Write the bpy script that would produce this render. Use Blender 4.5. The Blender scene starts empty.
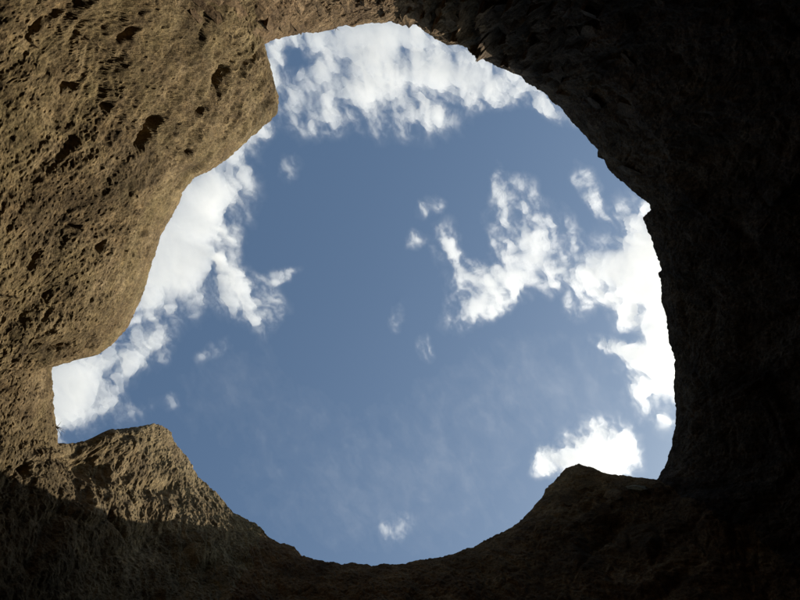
import bpy, bmesh, math, random
import numpy as np
from mathutils import Vector

random.seed(7)
RNG = np.random.default_rng(11)
scene = bpy.context.scene
COL = scene.collection

# ------------------------------------------------------------------ camera
F = 752.0                       # focal length in pixels of an 800 px wide picture
cam_d = bpy.data.cameras.new('camera')
cam_d.sensor_width = 36.0
cam_d.lens = 36.0 * F / 800.0
cam_d.clip_start = 0.05
cam_d.clip_end = 20000.0
cam = bpy.data.objects.new('camera', cam_d)
COL.objects.link(cam)
cam.location = (0, 0, 0)
cam.rotation_euler = (math.pi, 0, 0)      # looking straight up the shaft; picture down = +Y
scene.camera = cam

# ------------------------------------------------------------------ sky and sun
SUN_EL = math.radians(34.0)
SUN_AZ = math.radians(26.0)               # from +X towards +Y
S = Vector((math.cos(SUN_AZ) * math.cos(SUN_EL), math.sin(SUN_AZ) * math.cos(SUN_EL), math.sin(SUN_EL)))
world = bpy.data.worlds.new('World')
scene.world = world
world.use_nodes = True
nt = world.node_tree
bg = nt.nodes['Background']
sky = nt.nodes.new('ShaderNodeTexSky')
sky.sky_type = 'NISHITA'
sky.sun_disc = False
sky.sun_elevation = SUN_EL
sky.sun_rotation = math.pi / 2 - SUN_AZ
sky.altitude = 300
sky.air_density = 1.0
sky.dust_density = 3.6
sky.ozone_density = 0.5
tint = nt.nodes.new('ShaderNodeMix'); tint.data_type = 'RGBA'; tint.blend_type = 'MULTIPLY'
tint.inputs[0].default_value = 1.0
tint.inputs[7].default_value = (0.90, 1.07, 1.11, 1)      # camera white balance of the blue
nt.links.new(sky.outputs[0], tint.inputs[6])
nt.links.new(tint.outputs[2], bg.inputs['Color'])
bg.inputs['Strength'].default_value = 0.093

sun_d = bpy.data.lights.new('sun', 'SUN')
sun_d.energy = 5.0
sun_d.angle = math.radians(0.53)
sun_d.color = (1.0, 0.92, 0.78)
sun = bpy.data.objects.new('sun', sun_d)
COL.objects.link(sun)
sun.rotation_euler = S.to_track_quat('Z', 'Y').to_euler()
sun.location = S * 200

scene.view_settings.view_transform = 'Standard'
scene.view_settings.look = 'None'
scene.view_settings.gamma = 1.0
scene.view_settings.use_curve_mapping = False
scene.view_settings.exposure = 0.5
scene.render.engine = 'CYCLES'
cy = scene.cycles
cy.max_bounces = 20
cy.diffuse_bounces = 3
cy.volume_bounces = 16
cy.transparent_max_bounces = 16
cy.use_denoising = True
cy.sample_clamp_indirect = 6.0

# ------------------------------------------------------------------ helpers
_perm = RNG.permutation(256)
PERM = np.concatenate([_perm, _perm, _perm]).astype(np.int32)
GR = RNG.normal(size=(256, 3))
GR /= np.linalg.norm(GR, axis=1, keepdims=True)


def gnoise(p):
    """gradient noise, p (n,3) -> about -1..1"""
    pi = np.floor(p).astype(np.int64)
    f = p - pi
    pi &= 255
    u = f * f * f * (f * (f * 6 - 15) + 10)
    out = np.zeros(len(p))
    for dx in (0, 1):
        wx = u[:, 0] if dx else 1 - u[:, 0]
        a = PERM[pi[:, 0] + dx]
        for dy in (0, 1):
            wy = u[:, 1] if dy else 1 - u[:, 1]
            b = PERM[a + pi[:, 1] + dy]
            for dz in (0, 1):
                wz = u[:, 2] if dz else 1 - u[:, 2]
                g = GR[PERM[b + pi[:, 2] + dz]]
                d = g[:, 0] * (f[:, 0] - dx) + g[:, 1] * (f[:, 1] - dy) + g[:, 2] * (f[:, 2] - dz)
                out += wx * wy * wz * d
    return out * 1.5


def fbm(p, octaves, gain=0.5, lac=2.03, ridged=False):
    o = np.zeros(len(p)); a = 1.0; q = p.copy(); tot = 0
    for k in range(octaves):
        n = gnoise(q)
        o += a * ((1 - 2 * np.abs(n)) if ridged else n)
        tot += a
        a *= gain
        q = q * lac + 17.3
    return o / tot


JIT = RNG.random((256, 3))


def worley(p):
    """F1, F2 and a random value of the nearest cell"""
    pi = np.floor(p).astype(np.int64)
    f1 = np.full(len(p), 9.0); f2 = np.full(len(p), 9.0); idn = np.zeros(len(p), int)
    for dx in (-1, 0, 1):
        for dy in (-1, 0, 1):
            for dz in (-1, 0, 1):
                c = pi + np.array([dx, dy, dz])
                h = PERM[PERM[PERM[c[:, 0] & 255] + (c[:, 1] & 255)] + (c[:, 2] & 255)]
                d = np.sqrt((((c + JIT[h]) - p) ** 2).sum(1))
                near = d < f1
                f2 = np.where(near, f1, np.minimum(f2, d))
                idn = np.where(near, h, idn)
                f1 = np.minimum(f1, d)
    return f1, f2, JIT[idn, 0]


def facets(p, lean=1.0):
    """flat broken faces: each cell is a plane with its own tilt"""
    pi = np.floor(p).astype(np.int64)
    f1 = np.full(len(p), 9.0); f2 = f1.copy(); out = np.zeros(len(p))
    for dx in (-1, 0, 1):
        for dy in (-1, 0, 1):
            for dz in (-1, 0, 1):
                c = pi + np.array([dx, dy, dz])
                h = PERM[PERM[PERM[c[:, 0] & 255] + (c[:, 1] & 255)] + (c[:, 2] & 255)]
                v = p - (c + JIT[h])
                d = np.sqrt((v ** 2).sum(1))
                near = d < f1
                f2 = np.where(near, f1, np.minimum(f2, d))
                f1 = np.minimum(f1, d)
                out = np.where(near, lean * (GR[h] * v).sum(1) + 0.35 * (JIT[h, 2] - 0.5), out)
    return out, f2 - f1


def sstep(a, b, x):
    t = np.clip((x - a) / (b - a), 0, 1)
    return t * t * (3 - 2 * t)


def tag(o, label=None, cat=None, group=None, kind=None):
    if label: o['label'] = label
    if cat: o['category'] = cat
    if group: o['group'] = group
    if kind: o['kind'] = kind
    return o


def mesh_obj(name, verts, faces, mat, parent=None, smooth=True):
    me = bpy.data.meshes.new(name)
    verts = np.asarray(verts, dtype=np.float32)
    faces = np.asarray(faces, dtype=np.int32)
    k = faces.shape[1]
    me.vertices.add(len(verts)); me.vertices.foreach_set('co', verts.ravel())
    me.loops.add(faces.size); me.loops.foreach_set('vertex_index', faces.ravel())
    me.polygons.add(len(faces))
    me.polygons.foreach_set('loop_start', np.arange(0, faces.size, k, dtype=np.int32))
    me.polygons.foreach_set('use_smooth', np.full(len(faces), smooth))
    me.update(calc_edges=True)
    me.materials.append(mat)
    o = bpy.data.objects.new(name, me)
    COL.objects.link(o)
    if parent: o.parent = parent
    return o


# ------------------------------------------------------------------ materials
def new_mat(name):
    m = bpy.data.materials.new(name); m.use_nodes = True
    return m, m.node_tree.nodes, m.node_tree.links


def rock_material(name, dark, mid, light, lichen, lichen_amt, scale=1.0):
    dark, mid, light, lichen = [tuple(0.9 * x for x in c) for c in (dark, mid, light, lichen)]
    m, N, L = new_mat(name)
    b = N['Principled BSDF']
    b.inputs['Roughness'].default_value = 0.95
    b.inputs['Specular IOR Level'].default_value = 0.12
    geo = N.new('ShaderNodeNewGeometry')
    mp = N.new('ShaderNodeMapping'); L.new(geo.outputs['Position'], mp.inputs[0])
    mp.inputs['Scale'].default_value = (scale,) * 3

    def noise(s, det, rough=0.6, dist=0.0):
        n = N.new('ShaderNodeTexNoise'); n.inputs['Scale'].default_value = s
        n.inputs['Detail'].default_value = det; n.inputs['Roughness'].default_value = rough
        n.inputs['Distortion'].default_value = dist
        L.new(mp.outputs[0], n.inputs['Vector']); return n.outputs['Fac']

    def ramp(src, stops):
        r = N.new('ShaderNodeValToRGB'); L.new(src, r.inputs[0])
        e = r.color_ramp.elements
        while len(e) < len(stops): e.new(0.5)
        for el, (p, c) in zip(e, stops):
            el.position = p; el.color = (*c, 1)
        return r.outputs[0]

    def mix(fac, a, c, mode='MIX'):
        x = N.new('ShaderNodeMix'); x.data_type = 'RGBA'; x.blend_type = mode
        if isinstance(fac, float): x.inputs[0].default_value = fac
        else: L.new(fac, x.inputs[0])
        L.new(a, x.inputs[6])
        if isinstance(c, tuple): x.inputs[7].default_value = (*c, 1)
        else: L.new(c, x.inputs[7])
        return x.outputs[2]

    g = (0, 0, 0); w = (1, 1, 1)
    base = ramp(noise(1.3, 9, 0.68), [(0.30, dark), (0.5, mid), (0.72, light)])
    fine = ramp(noise(9.0, 8, 0.75), [(0.32, (0.35, 0.33, 0.30)), (0.5, (0.95, 0.95, 0.95)), (0.68, (1.6, 1.55, 1.45))])
    c = mix(0.85, base, fine, 'MULTIPLY')
    lf = ramp(noise(0.8, 7, 0.7, 0.4), [(0.5 - lichen_amt * 0.2, g), (0.72 - lichen_amt * 0.2, (lichen_amt,) * 3)])
    c = mix(lf, c, lichen)
    stain = ramp(noise(0.35, 6, 0.6, 0.6), [(0.52, g), (0.68, (0.55,) * 3)])
    c = mix(stain, c, tuple(x * 0.45 for x in dark))
    pale = ramp(noise(3.2, 6, 0.7), [(0.63, g), (0.74, (0.5,) * 3)])
    c = mix(pale, c, tuple(min(1, x * 1.5) for x in light))
    mb = N.new('ShaderNodeMapping'); L.new(geo.outputs['Position'], mb.inputs[0])
    mb.inputs['Rotation'].default_value = (0.5, 0.3, math.radians(-45)); mb.inputs['Scale'].default_value = (0.5, 3.2, 0.9)
    ns = N.new('ShaderNodeTexNoise'); ns.inputs['Scale'].default_value = 1.6; ns.inputs['Detail'].default_value = 8
    ns.inputs['Roughness'].default_value = 0.7; ns.inputs['Distortion'].default_value = 0.5
    L.new(mb.outputs[0], ns.inputs['Vector'])
    streak = ramp(ns.outputs['Fac'], [(0.34, (0.55, 0.52, 0.48)), (0.5, (0.98, 0.98, 0.97)), (0.66, (1.5, 1.48, 1.42))])
    c = mix(0.75, c, streak, 'MULTIPLY')
    fleck = ramp(noise(26.0, 5, 0.7), [(0.33, (0.45, 0.43, 0.40)), (0.5, w), (0.70, (1.55, 1.5, 1.4))])
    c = mix(0.8, c, fleck, 'MULTIPLY')
    L.new(c, b.inputs['Base Color'])
    b2 = N.new('ShaderNodeBump'); b2.inputs['Strength'].default_value = 0.8
    b2.inputs['Distance'].default_value = 0.025
    L.new(noise(24.0, 6, 0.7), b2.inputs['Height'])
    bn = N.new('ShaderNodeBump'); bn.inputs['Strength'].default_value = 0.9
    bn.inputs['Distance'].default_value = 0.06
    L.new(noise(7.0, 10, 0.72), bn.inputs['Height'])
    L.new(bn.outputs[0], b2.inputs['Normal'])
    L.new(b2.outputs[0], b.inputs['Normal'])
    return m


R_BROWN = rock_material('rock_brown', (0.060, 0.041, 0.021), (0.148, 0.105, 0.056), (0.25, 0.188, 0.112), (0.19, 0.152, 0.072), 0.42)
R_SHADE = rock_material('rock_brown_painted_shade', (0.026, 0.017, 0.011), (0.062, 0.043, 0.029), (0.11, 0.08, 0.057), (0.075, 0.055, 0.032), 0.15)  # brown rock with the right wall's shade darkened into its colour
R_RUST = rock_material('rock_rust_brown', (0.055, 0.030, 0.014), (0.135, 0.079, 0.038), (0.21, 0.136, 0.07), (0.14, 0.095, 0.042), 0.3)
R_BUTT = rock_material('rock_buttress', (0.078, 0.053, 0.028), (0.18, 0.132, 0.073), (0.29, 0.225, 0.137), (0.18, 0.145, 0.07), 0.3)
R_CURVE_SHADE = rock_material('rock_curved_painted_shade', (0.034, 0.023, 0.015), (0.080, 0.056, 0.037), (0.14, 0.10, 0.066), (0.10, 0.075, 0.046), 0.15)  # part of the curved wall's shade is put into this darker rock colour
R_TOP = rock_material('rock_jointed_brown', (0.070, 0.045, 0.025), (0.160, 0.108, 0.063), (0.24, 0.175, 0.108), (0.16, 0.122, 0.065), 0.2)

# ------------------------------------------------------------------ rim outline (picture pixels -> directions)
RIM = [
 (264.4,44),(270,62),(272.8,75),(275.6,88),(279,97.5),(278.4,111),(272,120.4),(262.5,127),(247.5,141),(230.6,157),(208,172),(194,176.7),
 (182,192.6),(178,205),(167.8,222.6),(161,234),(153.8,256),(144.4,290),(129.4,325.6),(123,332),(112.5,344),(97.5,354.4),(80.6,359),(63.8,363.8),
 (52.5,367.5),(51.6,386),(54.4,394),(53.4,401),(56,420),(59,431),(60,442),
 (77,440),(93.8,436),(110.6,430),(127.5,428.4),(142.5,425.6),(153.8,423.7),(161,426),(170.6,432.5),(174.4,442),(187.5,458.8),(198.8,478),(216,493),(235,513.4),
 (254,523),(275.5,540.8),(294.5,546.7),(301.6,555),(316,559.8),(342,564.5),(354,562.6),(370.5,565.7),(400,563.6),(426,559.5),(460,553),(482.5,542),(508.8,528.8),
 (520,521.4),(528,513.4),(536,504),(545.4,489.4),(554.7,480),(565.4,468),(578.7,463.5),(592,466.7),(602.7,472),(621.4,475.2),(634.8,476.8),(656.6,479.5),
 (665.4,464),(671.3,448),(672.5,437.5),(677,422.5),(676,410),(674,387.5),(674.5,360),(672.5,354),(668.8,342.5),(667.5,320),(662,300),(661.6,281),(658,272.8),(662,270),
 (652,242),(644.7,226),(643.4,217.5),(651.6,210),
 (648.4,203.4),(640,198),(624,184),(611,171.6),(603.4,160),(598,157),(597,150),(585.6,137),(574.4,124.7),(563,110.6),(551,100),(543.8,92),(528.8,83.4),(521,76),(508,70.3),
 (495,64.7),(483.8,59),(470.6,52.5),(461,46),(446,44),(429.4,35.6),(422,30),(416,24),
 (403,24.4),(397.5,23.4),(390,22),(365.6,23.4),(354,26.3),(345,25),(335.6,27.8),(319,32),(300,33.7),(280,38.5)]
RIM = np.array(RIM)
CX, CY = 365.0, 300.0
H0 = 20.0

# resample the closed outline by arc length
STEP = 1.05
P2 = np.vstack([RIM, RIM[:1]])
seg = np.linalg.norm(np.diff(P2, axis=0), axis=1)
cum = np.concatenate([[0], np.cumsum(seg)])
NC = int(cum[-1] / STEP)
sarc = np.arange(NC) * cum[-1] / NC
rim = np.stack([np.interp(sarc, cum, P2[:, k]) for k in (0, 1)], 1)
node_s = cum[:-1]


def arc_of(x, y):
    return int(np.argmin((rim[:, 0] - x) ** 2 + (rim[:, 1] - y) ** 2))


d = rim - [CX, CY]
r_rim = np.hypot(d[:, 0], d[:, 1])
phi = np.arctan2(d[:, 1], d[:, 0])
ux, uy = d[:, 0] / r_rim, d[:, 1] / r_rim
r_rim = r_rim + 1.5 * fbm(np.stack([rim[:, 0] * 0.11, rim[:, 1] * 0.11, np.full(NC, 0.3)], -1), 4, 0.65)

# smooth rim radius and depth over azimuth
AZ = np.linspace(-math.pi, math.pi, 721)[:-1]
order = np.argsort(phi)
rs_tab = np.interp(AZ, phi[order], r_rim[order], period=2 * math.pi)


def circ_blur(t, deg):
    n = len(t); k = np.exp(-0.5 * ((np.arange(n) - n // 2) / (deg * n / 360)) ** 2); k /= k.sum()
    return np.real(np.fft.ifft(np.fft.fft(t) * np.fft.fft(np.fft.ifftshift(k))))


rs_tab = circ_blur(rs_tab, 16)


def bump_az(deg, width):
    a = (np.degrees(AZ) - deg + 180) % 360 - 180
    return np.exp(-0.5 * (a / width) ** 2)


# degrees: 0 = picture right, 90 = picture bottom
H_tab = H0 - 2.6 * bump_az(-155, 40) + 1.0 * bump_az(-80, 30) + 0.6 * bump_az(20, 25) - 1.0 * bump_az(85, 18) + 1.2 * bump_az(124, 16) - 1.6 * bump_az(168, 18)
p_tab = 0.62 - 0.14 * bump_az(-155, 42) + 0.16 * bump_az(140, 22) - 0.05 * bump_az(40, 25) - 0.2 * bump_az(-5, 30) + 0.32 * bump_az(-68, 16)
p_tab = circ_blur(p_tab, 4)


def base_surface(px, py):
    """height above the camera of the undisturbed wall seen in direction (px, py)"""
    dx, dy = px - CX, py - CY
    r = np.hypot(dx, dy); a = np.arctan2(dy, dx)
    rs = np.interp(a, AZ, rs_tab, period=2 * math.pi)
    H = np.interp(a, AZ, H_tab, period=2 * math.pi)
    p = np.interp(a, AZ, p_tab, period=2 * math.pi)
    return H * (rs / r) ** p


# rows: from the rim outward in the picture (= down the wall)
tx = np.where(ux > 0, (860 - CX) / np.maximum(ux, 1e-6), (-60 - CX) / np.minimum(ux, -1e-6))
ty = np.where(uy > 0, (660 - CY) / np.maximum(uy, 1e-6), (-60 - CY) / np.minimum(uy, -1e-6))
kk = np.exp(-0.5 * (np.arange(-60, 61) / 25.0) ** 2); kk /= kk.sum()
r_out = np.minimum(tx, ty)
r_out = np.convolve(np.concatenate([r_out[-60:], r_out, r_out[:60]]), kk, 'valid')
r_out = np.maximum(r_out, r_rim + 40)
NR = 215
tt = np.linspace(0, 1, NR)
tt = 0.75 * tt + 0.25 * tt ** 2
rr = r_rim[None, :] + (r_out - r_rim)[None, :] * tt[:, None]      # (NR, NC)
PX = CX + ux[None, :] * rr
PY = CY + uy[None, :] * rr
Z = base_surface(PX, PY)
DR = rr - r_rim[None, :]                                            # pixel distance below the rim

# rounded, steeper lip near the rim
lip = 0.35 + 1.5 * np.interp(phi, AZ, circ_blur(bump_az(-165, 28), 3), period=2 * math.pi) * 0.9
Z += lip[None, :] * np.exp(-DR / 16.0)

X = (PX - 400) / F * Z
Y = (PY - 300) / F * Z


def grid_normals(X, Y, Z):
    P = np.stack([X, Y, Z], -1)
    du = np.roll(P, -1, 1) - np.roll(P, 1, 1)
    dv = np.gradient(P, axis=0)
    n = np.cross(du, dv)
    n /= np.linalg.norm(n, axis=-1, keepdims=True) + 1e-9
    # towards the axis of the shaft
    ax = np.stack([(CX - 400) / F * 18 - X, (CY - 300) / F * 18 - Y, np.zeros_like(X)], -1)
    s = np.sign((n * ax).sum(-1, keepdims=True))
    return n * s


n = grid_normals(X, Y, Z)
# radial columns on a radial edge give poor normals: blend with the inward direction
inw = np.stack([-ux, -uy, np.zeros(NC)], -1)[None]
n = n * 0.6 + inw * 0.4
for _ in range(6):
    n = (n + np.roll(n, 1, 1) + np.roll(n, -1, 1)) / 3
n /= np.linalg.norm(n, axis=-1, keepdims=True)

pts = np.stack([X, Y, Z], -1).reshape(-1, 3)
dr = DR.ravel(); px = PX.ravel(); py = PY.ravel()
az = np.degrees(np.arctan2(py - CY, px - CX))

fade_lo = sstep(2, 70, dr)
fade_mid = 0.25 + 0.75 * sstep(0, 25, dr)

# --- large form
disp = fade_lo * 0.38 * fbm(pts * 0.28 + 3.1, 3)
# --- bedding: dipping layers that run up to the right on the left wall
warp = np.stack([fbm(pts * 0.5 + 40, 3), fbm(pts * 0.5 + 80, 3), fbm(pts * 0.5 + 120, 3)], -1)
left_w = sstep(-60, -140, px - 330) * 1.0
bed = pts @ np.array([0.62, 0.62, 0.48])
disp += fade_mid * 0.16 * fbm(np.stack([bed * 1.5, pts[:, 0] * 0.25, pts[:, 2] * 0.25], -1) + warp * 0.8, 4, 0.55)
# --- broken faces, large to small
rough = 1.0 - 0.62 * np.exp(-0.5 * ((((az + 155 + 180) % 360) - 180) / 45.0) ** 2)     # the overhang is smoother
bw = warp * 0.3
for sc, am, ck, f in ((0.42, 0.42, 0.05, fade_lo), (1.0, 0.17, 0.03, fade_mid), (2.3, 0.085, 0.018, fade_mid)):
    fc, ed = facets((pts + bw) * sc * np.array([1, 1, 0.75]) + 11)
    disp += rough * f * (am * fc * sstep(0.0, 0.30, ed) - ck * (1 - sstep(0.0, 0.10, ed)))
# grain drawn out along the bedding, finer and finer
e1 = np.array([0.62, 0.62, 0.48]); e2 = np.array([0.70, -0.71, 0.0]); e3 = np.cross(e1, e2)
gq = np.stack([pts @ e1, (pts @ e2) * 0.5, (pts @ e3) * 0.6], -1) + warp * 0.25
disp += rough * fade_mid * 0.055 * fbm(gq * 2.4 + 33, 4, 0.6)
disp += (0.4 + 0.6 * rough) * (0.6 + 0.4 * fade_mid) * 0.05 * fbm(gq * 6.5 + 21, 3, 0.7)
# --- upright ledges on the upper wall where it turns out of the sun
lw = np.exp(-0.5 * ((az + 65) / 11.0) ** 2) * sstep(0, 14, dr)
lx = (px * 0.95 + py * 0.15) / 21.0 + 1.1 * fbm(pts * 0.7 + 31, 3) 
ly = (py * 0.9 - px * 0.45) / 17.0 + 1.0 * fbm(pts * 0.8 + 77, 3)
sawx = 1 - (lx - np.floor(lx)); cellr = JIT[(np.floor(lx).astype(int) * 7 + np.floor(ly).astype(int) * 13) & 255, 1]
disp += lw * (0.75 * (sawx - 0.5) * (0.35 + cellr) + 0.10 * (cellr - 0.5))
# --- foliation along the lip of the overhang
lv = (px - 270) * -0.76 + (py - 120) * -0.65
lwin = sstep(-6, 14, lv) * sstep(110, 30, lv) * sstep(110, 150, px) * sstep(285, 268, px) * sstep(300, 240, py)
lc = lv / 9.0 + 2.2 * fbm(pts * 0.7 + 205, 5, 0.6)
disp += lwin * sstep(0, 10, dr) * 0.075 * np.sin(lc * math.pi) * sstep(-0.25, 0.3, fbm(pts * 1.1 + 301, 3))
# --- angular chips
fc, ed = facets(gq * np.array([1, 0.9, 0.9]) * 5.5 + 53)
disp += (0.6 + 0.4 * fade_mid) * 0.040 * fc * sstep(0.0, 0.22, ed)
fc, ed = facets(pts * 12.0 + 7)
disp += (0.6 + 0.4 * fade_mid) * 0.022 * fc
pwx = 7 * fbm(pts * 1.6 + 13, 4, 0.65); pwy = 7 * fbm(pts * 1.6 + 99, 4, 0.65)


# --- features one can point to: (px, py, half length, half width, angle, depth m)
def hollow(cx, cy, hl, hw, ang, depth, power=2.0):
    a = math.radians(ang); c, s = math.cos(a), math.sin(a)
    u = ((px + pwx - cx) * c + (py + pwy - cy) * s) / hl
    w = (-(px + pwx - cx) * s + (py + pwy - cy) * c) / hw
    return -depth * np.exp(-(u * u + w * w) ** (power / 2))


for h in [(148, 134, 17, 4.5, -44, 0.85), (228, 80, 13, 4, -52, 0.7), (204, 114, 7, 2.6, -45, 0.5), (131, 36, 8, 3, -30, 0.6),
          (191, 152, 4, 2.5, -50, 0.35), (114, 109, 6, 5, -40, 0.4), (75, 92, 6, 3, -20, 0.35), (266, 108, 6, 8, 80, 0.25),
          (28, 467, 5, 4, 20, 0.4), (77, 226, 4, 2.5, 0, 0.35), (38, 262, 9, 2.5, -60, 0.35), (100, 245, 8, 3, -60, 0.25), (62, 345, 14, 4, -20, 0.3),
          (205, 92, 62, 20, -32, 0.5), (95, 457, 34, 17, 35, 0.9), (40, 300, 30, 16, -40, 0.35), (48, 25, 26, 4, -25, 0.2),
          (148, 486, 11, 9, 60, 0.35), (170, 487, 9, 7, 40, 0.3), (128, 478, 6, 9, 0, 0.25), (595, 500, 22, 7, -30, 0.5), (600, 535, 26, 9, -40, 0.5)]:
    disp += 0.55 * hollow(*h) * (0.3 + 0.7 * sstep(0, 12, dr))
# thin raised veins on the upper left
for (x0, y0, x1, y1) in [(88, 40, 128, 64), (33, 42, 42, 50), (165, 0, 182, 16), (0, 296, 26, 300)]:
    t = np.clip(((px - x0) * (x1 - x0) + (py - y0) * (y1 - y0)) / ((x1 - x0) ** 2 + (y1 - y0) ** 2), 0, 1)
    dd = np.hypot(px - x0 - t * (x1 - x0), py - y0 - t * (y1 - y0))
    disp += 0.07 * np.exp(-(dd / 1.6) ** 2)

P = pts + n.reshape(-1, 3) * disp[:, None]
P = P.reshape(NR, NC, 3)
NRM = n

# below the picture: the wall runs on down to the floor
FLOOR = -1.65
last = P[-1]
rows_low = []
cxw, cyw = (CX - 400) / F * 18, (CY - 300) / F * 18
for k in range(1, 19):
    t = k / 18.0
    z = last[:, 2] * (1 - t) + (FLOOR - 0.4) * t
    grow = 1.0 + 0.10 * math.sin(t * math.pi) + 0.05 * t
    q = np.stack([cxw + (last[:, 0] - cxw) * grow, cyw + (last[:, 1] - cyw) * grow, z], -1)
    q += inw[0] * (0.5 * fbm(q * 0.5 + 5, 4))[:, None] * min(1, k / 3)
    rows_low.append(q)
WALL = np.concatenate([P, np.stack(rows_low)], 0)
NW = WALL.shape[0]

# ------------------------------------------------------------------ cut the wall into its rock masses
cuts = [
 ('rock_overhang', (264, 40), R_BROWN, 'large sunlit brown rock overhang bulging into the opening above the notch', 'rock'),
 ('rock_wall', (52, 366), R_BROWN, 'narrow sunlit rock face behind the square notch, beside the peaked buttress', 'rock'),
 ('rock_buttress', (60, 442), R_BUTT, 'peaked rock buttress with scalloped sunlit face and shaded foot', 'rock'),
 ('rock_wall', (262, 529), R_RUST, 'low shaded rust-brown rock wall along the bottom of the opening', 'rock'),
 ('rock_outcrop', (524, 517), R_RUST, 'humped dark brown rock outcrop under the small bright cloud', 'rock'),
 ('rock_wall', (657, 479), R_SHADE, 'nearly black shaded rock wall with a straight upright edge', 'rock'),
 ('rock_wall', (651, 208), R_CURVE_SHADE, 'dark curved rock wall between the sunlit top and the pointed notch', 'rock'),
 ('rock_wall', (470, 52), R_TOP, 'jointed sunlit rock wall above the largest cloud, fading into shade', 'rock'),
]
starts = [arc_of(*c[1]) for c in cuts]
base0 = starts[0]
rel = np.array([(s - base0) % NC for s in starts] + [NC])
rowi = np.arange(NW)
objs_by_cut = []
wob = []
for k in range(len(cuts)):
    q = np.stack([np.full(NW, 3.7 * k), rowi * 0.045, np.full(NW, 0.5)], -1)
    wob.append((fbm(q, 4) * 26 * np.minimum(1, rowi / 30.0)).astype(int))
wob.append(wob[0])
colrel = (np.arange(NC) - base0) % NC
for k, (name, _, mat, label, cat) in enumerate(cuts):
    faces = []
    for j in range(NW - 1):
        a = rel[k] + wob[k][j]; b = rel[k + 1] + wob[k + 1][j]
        idx = (np.arange(a, b) + base0) % NC
        nx = (idx + 1) % NC
        faces.append(np.stack([j * NC + idx, j * NC + nx, (j + 1) * NC + nx, (j + 1) * NC + idx], -1))
    faces = np.concatenate(faces)
    used, inv = np.unique(faces, return_inverse=True)
    o = mesh_obj(name, WALL.reshape(-1, 3)[used], inv.reshape(faces.shape), mat, smooth=False)
    tag(o, label, cat, kind='thing')
    objs_by_cut.append(o)

# ------------------------------------------------------------------ land on top, floor below
rim3 = WALL[0]
rows_top = [rim3]
for k, (out, up) in enumerate([(0.12, 0.03), (0.35, 0.07), (0.8, 0.12), (1.6, 0.2), (3, 0.3), (6, 0.45), (12, 0.8), (30, 1.5), (90, 3), (400, 8), (3000, 20)]):
    q = rim3.copy()
    q[:, 0] += ux * out; q[:, 1] += uy * out
    tgt = 21.0
    w = min(1, out / 12)
    q[:, 2] = q[:, 2] * (1 - w) + tgt * w + up
    q[:, 2] += 0.12 * fbm(q * 1.2 + 9, 3) * min(1, out)
    rows_top.append(q)
TOP = np.stack(rows_top)
ii = np.arange(NC); nx = (ii + 1) % NC
ft = np.concatenate([np.stack([j * NC + ii, (j + 1) * NC + ii, (j + 1) * NC + nx, j * NC + nx], -1) for j in range(len(rows_top) - 1)])
m_land = rock_material('dry_land', (0.10, 0.08, 0.04), (0.2, 0.16, 0.09), (0.3, 0.25, 0.16), (0.12, 0.13, 0.05), 0.5)
tag(mesh_obj('terrain', TOP.reshape(-1, 3), ft, m_land), 'dry stony land around the mouth of the shaft', kind='structure')

NG = 60
g = np.linspace(-19, 19, NG)
gx, gy = np.meshgrid(g, g)
gp = np.stack([gx.ravel(), gy.ravel(), np.zeros(NG * NG)], -1)
gp[:, 2] = FLOOR + 0.25 * fbm(gp * 0.5, 5, 0.6)
gi = (np.arange(NG - 1)[:, None] * NG + np.arange(NG - 1)[None]).ravel()
tag(mesh_obj('ground', gp, np.stack([gi, gi + 1, gi + NG + 1, gi + NG], -1), R_RUST), 'uneven brown rock floor of the shaft', kind='structure')

# ------------------------------------------------------------------ jointed blocks, plates and slab set in the rock
dg = disp.reshape(NR, NC)
for _ in range(3):
    acc = np.zeros_like(dg)
    for k in range(-4, 5): acc += np.roll(dg, k, 1)
    dg = acc / 9
    pad = np.concatenate([np.repeat(dg[:1], 4, 0), dg, np.repeat(dg[-1:], 4, 0)])
    dg = sum(pad[k:k + NR] for k in range(9)) / 9
LOWP = pts + n.reshape(-1, 3) * dg.reshape(-1, 1)
NFL = n.reshape(-1, 3)
LPX = LOWP[:, 0] / LOWP[:, 2] * F + 400
LPY = LOWP[:, 1] / LOWP[:, 2] * F + 300


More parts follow.
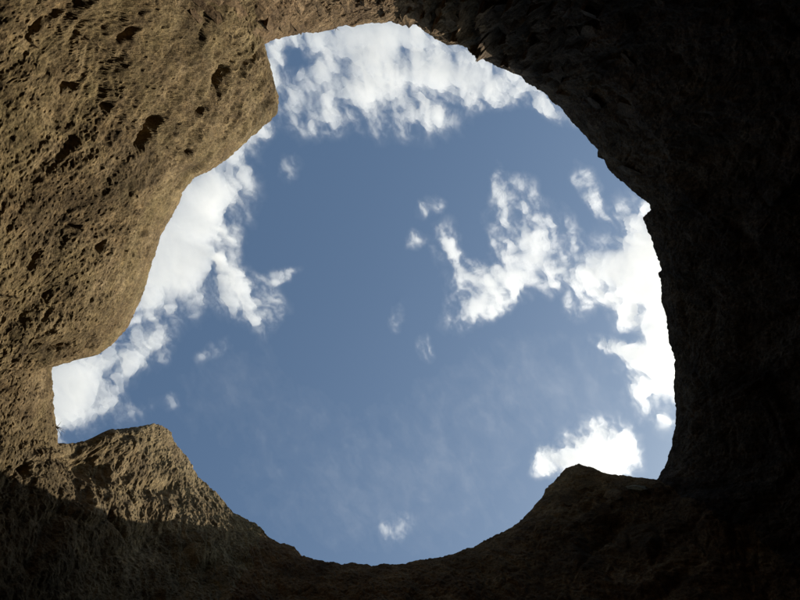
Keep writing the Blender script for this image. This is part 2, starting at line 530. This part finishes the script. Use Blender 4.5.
def rock_piece(name, parent, cx, cy, w, h, ang, raise_m, mat, k=4):
    """a lump of rock that follows the wall: a k x k top with broken edges and sides that run into the wall"""
    near = np.nonzero((np.abs(LPX - cx) < w + h) & (np.abs(LPY - cy) < w + h))[0]
    if len(near) < 30: return None
    a = math.radians(ang); c, s_ = math.cos(a), math.sin(a)
    vs = []
    sk = RNG.uniform(-0.25, 0.25); tilt = RNG.uniform(-0.10, 0.10, 2)
    for j in range(k):
        for i in range(k):
            u = (i / (k - 1) - 0.5); v = (j / (k - 1) - 0.5)
            edge = i in (0, k - 1) or j in (0, k - 1)
            corner = i in (0, k - 1) and j in (0, k - 1)
            ju, jv = RNG.uniform(-0.07, 0.07, 2)
            q = 0.9 if corner else 1.0
            uu = (u * q + ju + sk * v) * w; vv = (v * q + jv) * h
            x = cx + uu * c - vv * s_; y = cy + uu * s_ + vv * c
            m_ = near[np.argmin((LPX[near] - x) ** 2 + (LPY[near] - y) ** 2)]
            lift = raise_m + 2 * (tilt[0] * u + tilt[1] * v) + RNG.uniform(-0.02, 0.02) - (0.04 if edge else 0)
            vs.append(LOWP[m_] + NFL[m_] * lift)
    ring = [i for i in range(k)] + [j * k + k - 1 for j in range(1, k)] + [(k - 1) * k + i for i in range(k - 2, -1, -1)] + [j * k for j in range(k - 2, 0, -1)]
    nn = NFL[near].mean(0)
    lowv = [vs[i] - nn * (raise_m + 0.35) for i in ring]
    fs = [(j * k + i, j * k + i + 1, (j + 1) * k + i + 1, (j + 1) * k + i) for j in range(k - 1) for i in range(k - 1)]
    m0 = k * k; L_ = len(ring)
    fs += [(ring[(i + 1) % L_], ring[i], m0 + i, m0 + (i + 1) % L_) for i in range(L_)]
    return mesh_obj(name, vs + lowv, fs, mat, parent, smooth=False)


rim_poly = rim


def above_rim(x, y, gap):
    """inside the rock by at least gap pixels"""
    a = math.atan2(y - CY, x - CX)
    c = np.argmin(np.abs((phi - a + math.pi) % (2 * math.pi) - math.pi))
    return math.hypot(x - CX, y - CY) > r_rim[c] + gap


TOPW, CURVED, BUTT, OUTC = objs_by_cut[7], objs_by_cut[6], objs_by_cut[2], objs_by_cut[4]
ca0, sa0 = math.cos(math.radians(48)), math.sin(math.radians(48))
for iu in range(-22, 23):
    for iv in range(-16, 17):
        w_, h_ = 19.0, 12.0
        off = (iv % 2) * 0.5
        x = 330 + ((iu + off) * w_) * ca0 - (iv * h_) * sa0 + RNG.uniform(-2, 2)
        y = 20 + ((iu + off) * w_) * sa0 + (iv * h_) * ca0 + RNG.uniform(-2, 2)
        if y < -12 or not above_rim(x, y, 9): continue
        if 190 < x < 425 and (y < 36 or x > 300) and y < 0.2 * (x - 190) + 14 and RNG.random() < 0.7:
            rock_piece('block', TOPW, x, y, w_ * RNG.uniform(0.75, 1.05), h_ * RNG.uniform(0.75, 1.02), 48, RNG.uniform(-0.01, 0.07), R_TOP)
ca0, sa0 = math.cos(math.radians(40)), math.sin(math.radians(40))
for iu in range(-16, 17):
    for iv in range(-12, 13):
        w_, h_ = 24.0, 14.0
        off = (iv % 2) * 0.5
        x = 520 + ((iu + off) * w_) * ca0 - (iv * h_) * sa0 + RNG.uniform(-3, 3)
        y = 60 + ((iu + off) * w_) * sa0 + (iv * h_) * ca0 + RNG.uniform(-3, 3)
        if y < -12 or not above_rim(x, y, 10): continue
        if above_rim(x, y, 95) or x < 436 or x > 640 or RNG.random() < 0.35: continue
        par, mt = (TOPW, R_TOP) if x < 478 else (CURVED, R_CURVE_SHADE)
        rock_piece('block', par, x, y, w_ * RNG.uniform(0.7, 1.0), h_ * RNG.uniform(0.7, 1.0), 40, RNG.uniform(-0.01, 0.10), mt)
rock_piece('slab', OUTC, 637, 489, 26, 7, 12, 0.10, R_BUTT)
for (x, y, w_, h_, a_, l_) in [(590, 486, 26, 13, -20, 0.12), (615, 494, 22, 12, 10, 0.10), (572, 496, 20, 14, -40, 0.12), (604, 520, 26, 14, -50, 0.14)]:
    rock_piece('block', OUTC, x, y, w_, h_, a_, l_ * 0.5, R_RUST)


# ------------------------------------------------------------------ dry tufts on the rim
m_gr, GN, GL = new_mat('dry_grass')
GN['Principled BSDF'].inputs['Base Color'].default_value = (0.11, 0.085, 0.04, 1)
GN['Principled BSDF'].inputs['Roughness'].default_value = 0.8


def tuft(label, x, y, count, length, toward, name='grass_tuft', width=0.010):
    c = arc_of(x, y); root = WALL[1, c]
    tx_, ty_ = toward
    vs, fs = [], []
    # a small root crown holds the blades together
    for b_ in range(count):
        d0 = Vector((tx_ + random.uniform(-.7, .7), ty_ + random.uniform(-.7, .7), random.uniform(-.1, .7))).normalized()
        bend = Vector((random.uniform(-.4, .4), random.uniform(-.4, .4), random.uniform(-.9, .2)))
        ln = length * random.uniform(0.45, 1.0)
        side = d0.cross(Vector((random.random(), random.random(), 1))).normalized(); up = d0.cross(side)
        p0 = Vector(root) - d0 * 0.06
        k0 = len(vs); NS = 5
        for i in range(NS):
            t = i / (NS - 1)
            pc = p0 + d0 * (ln * t) + bend * (0.5 * ln * t * t)
            wd = width * (1 - t) + 0.002
            for q in (side, side * -0.5 + up * 0.86, side * -0.5 - up * 0.86): vs.append(tuple(pc + q * wd))
        for i in range(NS - 1):
            for q in range(3):
                a0 = k0 + i * 3 + q; a1 = k0 + i * 3 + (q + 1) % 3
                fs.append((a0, a1, a1 + 3, a0 + 3))
    o = mesh_obj(name, vs, fs, m_gr)
    tag(o, label, 'plant')
    return o


tuft('dry grass tuft curling from the lower edge of the square notch', 58, 427, 11, 0.30, (0.8, 0.4))
tuft('sparse dry grass sprig halfway up the square notch edge', 54, 394, 5, 0.10, (0.9, -0.2))
tuft('single dry twig hanging from the rim of the top wall', 335.6, 27.8, 2, 0.22, (0.1, 0.9), 'twig', 0.014)
tuft('small dark clump of leaves on the curved dark rim', 600, 158, 6, 0.10, (-0.8, 0.5), 'leaf_clump', 0.02)

# ------------------------------------------------------------------ clouds: closed lens-shaped volumes high above
CZ = 1300.0
CELL = 1.3
cgx = np.arange(-10, 760, CELL); cgy = np.arange(-30, 610, CELL)
GX, GY = np.meshgrid(cgx, cgy)
cp = np.stack([GX.ravel(), GY.ravel(), np.zeros(GX.size)], -1)
w1 = fbm(cp * 0.018 + 5, 4); w2 = fbm(cp * 0.018 + 60, 4)
w3 = fbm(cp * 0.07 + 25, 3); w4 = fbm(cp * 0.07 + 90, 3)
wx = (GX.ravel() + 13 * w1 + 5 * w3); wy = (GY.ravel() + 13 * w2 + 5 * w4)
# fibres lean like the wisps in the sky
ca, sa = math.cos(math.radians(62)), math.sin(math.radians(62))
cu = (wx * ca + wy * sa); cv = (-wx * sa + wy * ca)
N_A = fbm(np.stack([cu * 0.026, cv * 0.040, np.full(GX.size, 3.3)], -1), 7, 0.60)
N_B = fbm(np.stack([cu * 0.045, cv * 0.080, np.full(GX.size, 8.3)], -1), 6, 0.62)
N_A /= N_A.std(); N_B /= N_B.std()
SX = GX.ravel() + 9 * w1 + 5 * w3; SY = GY.ravel() + 9 * w2 + 5 * w4


def blob(x, y, a, b, ang, v):
    t = math.radians(ang); c, s = math.cos(t), math.sin(t)
    u = ((SX - x) * c + (SY - y) * s) / a; w = (-(SX - x) * s + (SY - y) * c) / b
    return v * np.exp(-(u * u + w * w))


m_cl, CN, CL = new_mat('cloud_vapour')
CN.remove(CN['Principled BSDF'])
vol = CN.new('ShaderNodeVolumePrincipled')
vol.inputs['Color'].default_value = (1, 1, 1, 1)
vol.inputs['Density'].default_value = 0.027
vol.inputs['Anisotropy'].default_value = 0.55
CL.new(vol.outputs[0], CN['Material Output'].inputs['Volume'])


def islands(mask):
    """label 4-connected regions of a boolean grid, largest first"""
    lab = np.zeros(mask.shape, int); out = []
    todo = set(zip(*np.nonzero(mask)))
    while todo:
        st = [todo.pop()]; reg = []
        while st:
            y, x = st.pop(); reg.append((y, x))
            for q in ((y + 1, x), (y - 1, x), (y, x + 1), (y, x - 1)):
                if q in todo: todo.discard(q); st.append(q)
        out.append(reg)
    return sorted(out, key=len, reverse=True)


def cloud_mesh(name, T, parent=None):
    ny, nxx = T.shape
    cell = (T[:-1, :-1] > 0) | (T[1:, :-1] > 0) | (T[:-1, 1:] > 0) | (T[1:, 1:] > 0)
    jj, ii_ = np.nonzero(cell)
    a = jj * nxx + ii_
    q = np.stack([a, a + 1, a + nxx + 1, a + nxx], -1)
    vb = T.ravel()
    base = 10 * w1
    XX, YY = (GX.ravel() - 400) / F * CZ, (GY.ravel() - 300) / F * CZ
    bot = np.stack([XX, YY, CZ + base - 0.45 * vb], -1)
    top = np.stack([XX, YY, CZ + base + 0.55 * vb], -1)
    n0 = GX.size
    topi = np.where(vb > 0, np.arange(n0) + n0, np.arange(n0))
    faces = np.concatenate([q[:, ::-1], topi[q]])
    used, inv = np.unique(faces, return_inverse=True)
    return mesh_obj(name, np.concatenate([bot, top])[used], inv.reshape(faces.shape), m_cl, parent)


def cloud(label, blobs, thick=85.0, amp=1.0, bias=0.0, power=1.6, min_wisp=60, fine=1.0):
    m = np.zeros(GX.size)
    for b_ in blobs: m += blob(*b_)
    f = np.maximum(m, 0)
    x = f + amp * (0.11 * N_A + 0.08 * N_B) * sstep(0.02, 0.35, f) * (1.0 - 0.4 * sstep(0.8, 1.6, f)) - 0.31 - bias
    val = 0.20 * np.log1p(np.exp(np.clip(x / 0.20, -30, 30))) * sstep(0.02, 0.30, f)
    t = thick * np.minimum(val, 1.2) ** power * np.exp(np.clip(fine * (0.38 * N_B + 0.25 * N_A) * (1.0 - 0.7 * sstep(0.6, 1.4, f)), -2, 0.8))
    t = 0.55 * thick * np.tanh(t / thick / 0.55 * 0.5) * 1.6
    t += thick * 0.05 * sstep(0.03, 0.7, f) * np.exp(np.clip(fine * (0.6 * N_B + 0.4 * N_A), -2, 1.0))
    t[t < 0.2] = 0
    T = t.reshape(GX.shape)
    T[0] = T[-1] = 0; T[:, 0] = T[:, -1] = 0
    root = None
    for reg in islands(T > 0):
        if root is not None and len(reg) < min_wisp: break
        Ti = np.zeros_like(T)
        yy, xx = np.array(reg).T
        Ti[yy, xx] = T[yy, xx]
        if root is None:
            root = tag(cloud_mesh('cloud', Ti), label, 'cloud')
        else:
            cloud_mesh('wisp', Ti, root)
    return root


cloud('largest ragged white cloud under the top rock wall', [
    (378, 32, 75, 22, -4, 1.4), (303, 103, 30, 24, 20, 0.6), (350, 90, 62, 34, 0, 0.66), (405, 108, 50, 26, 10, 0.55), (390, 65, 70, 30, 0, 0.35),
    (482, 80, 52, 18, 12, 1.2), (430, 70, 50, 25, 0, 0.45), (300, 57, 18, 17, 0, -0.55), (425, 50, 14, 12, 0, -0.65), (550, 105, 28, 11, 40, 0.5),
    (322, 66, 30, 20, 0, 0.3), (440, 104, 20, 8, 0, -0.3)], thick=75, amp=1.7, bias=-0.08)
cloud('small pale cloud tucked in the corner between overhang and top wall', [(273, 62, 12, 26, 10, 0.75), (258, 80, 20, 30, 0, 0.8)], amp=1.3)
cloud('dense white cloud hugging the lower edge of the sunlit overhang', [
    (165, 250, 46, 60, 30, 1.8), (205, 195, 38, 32, -40, 1.3), (245, 145, 34, 13, -42, 1.0), (222, 213, 14, 12, 0, -0.6), (188, 278, 26, 20, -30, 0.6)], amp=1.3)
cloud('hook-shaped white wisp of cloud beside the dense overhang cloud', [
    (228, 258, 15, 34, -10, 0.7), (240, 297, 34, 19, 20, 0.95), (266, 316, 10, 22, 5, 0.5), (275, 277, 22, 6, -12, 0.5), (215, 350, 22, 9, -30, 0.35)], amp=1.7)
cloud('bright white cloud filling the square notch', [
    (72, 392, 38, 28, -20, 1.5), (45, 380, 40, 50, 0, 1.0), (138, 342, 34, 22, -45, 0.66), (160, 340, 12, 25, 0, 0.42)], amp=1.6)
cloud('thin veil of cloud just above the peaked buttress', [(125, 413, 28, 13, -15, 0.6), (172, 402, 8, 10, 0, 0.3)], thick=45, amp=1.7)
cloud('feathery broken cloud in the open middle of the sky', [
    (512, 207, 20, 28, 40, 0.75), (530, 242, 28, 30, 20, 0.75), (490, 294, 42, 18, -35, 0.95), (455, 262, 16, 38, -20, 0.66), (535, 268, 30, 24, 0, 0.45), (498, 185, 6, 20, 0, 0.5),
    (560, 245, 24, 30, 0, 0.35), (480, 240, 14, 16, 0, -0.35), (500, 262, 44, 34, 0, 0.2)], thick=56, amp=1.9)
cloud('tiny detached puff left of the feathery broken cloud', [(418, 240, 9, 8, 0, 0.8)], amp=1.5)
cloud('thin small streak above the tiny detached puff', [(429, 207, 14, 9, -30, 0.6)], thick=60, amp=1.8)
cloud('big brilliant white cloud behind the straight dark wall', [
    (658, 262, 48, 46, 30, 1.6), (612, 268, 42, 18, 10, 0.9), (662, 330, 28, 60, 10, 1.2), (670, 385, 14, 24, 0, 0.9), (580, 295, 14, 26, 20, 0.45), (640, 308, 12, 10, 0, -0.6),
    (625, 352, 30, 6, 20, 0.85), (636, 338, 14, 8, 0, -0.6), (695, 290, 46, 90, 0, 1.2), (610, 232, 20, 10, 0, -0.2)], amp=1.6)
cloud('short upright wisp of cloud near the pointed notch', [(592, 192, 9, 24, -25, 0.8), (607, 216, 8, 5, 40, 0.5)], amp=1.5)
cloud('small bright cloud resting above the humped outcrop', [(603, 453, 30, 27, 20, 1.5), (546, 461, 15, 13, 0, 0.9), (578, 468, 20, 12, 0, 0.7)], amp=1.4)
cloud('thin hazy veil of cloud across the lower middle of the sky', [
    (300, 440, 120, 50, 25, 0.55), (470, 430, 110, 60, -20, 0.6), (560, 380, 70, 40, 10, 0.5), (380, 510, 120, 40, 0, 0.5), (240, 380, 60, 30, -30, 0.35)], thick=2.4, amp=0.7, power=1.0, fine=0.6)
cloud('faint little puff in the centre of the blue sky', [(423, 350, 11, 10, 50, 0.62)], thick=36, amp=1.7)
cloud('faint thin wisp between centre puff and feathery cloud', [(397, 318, 7, 15, 15, 0.55)], thick=35, amp=1.6)
cloud('faint pale smudge of cloud below the largest cloud', [(290, 167, 9, 15, 20, 0.58)], thick=35, amp=1.6)
cloud('faint wispy smudge low above the bottom rock wall', [(398, 529, 20, 12, -30, 0.55)], thick=28, amp=1.8)

print('verts', NW * NC, 'cols', NC)
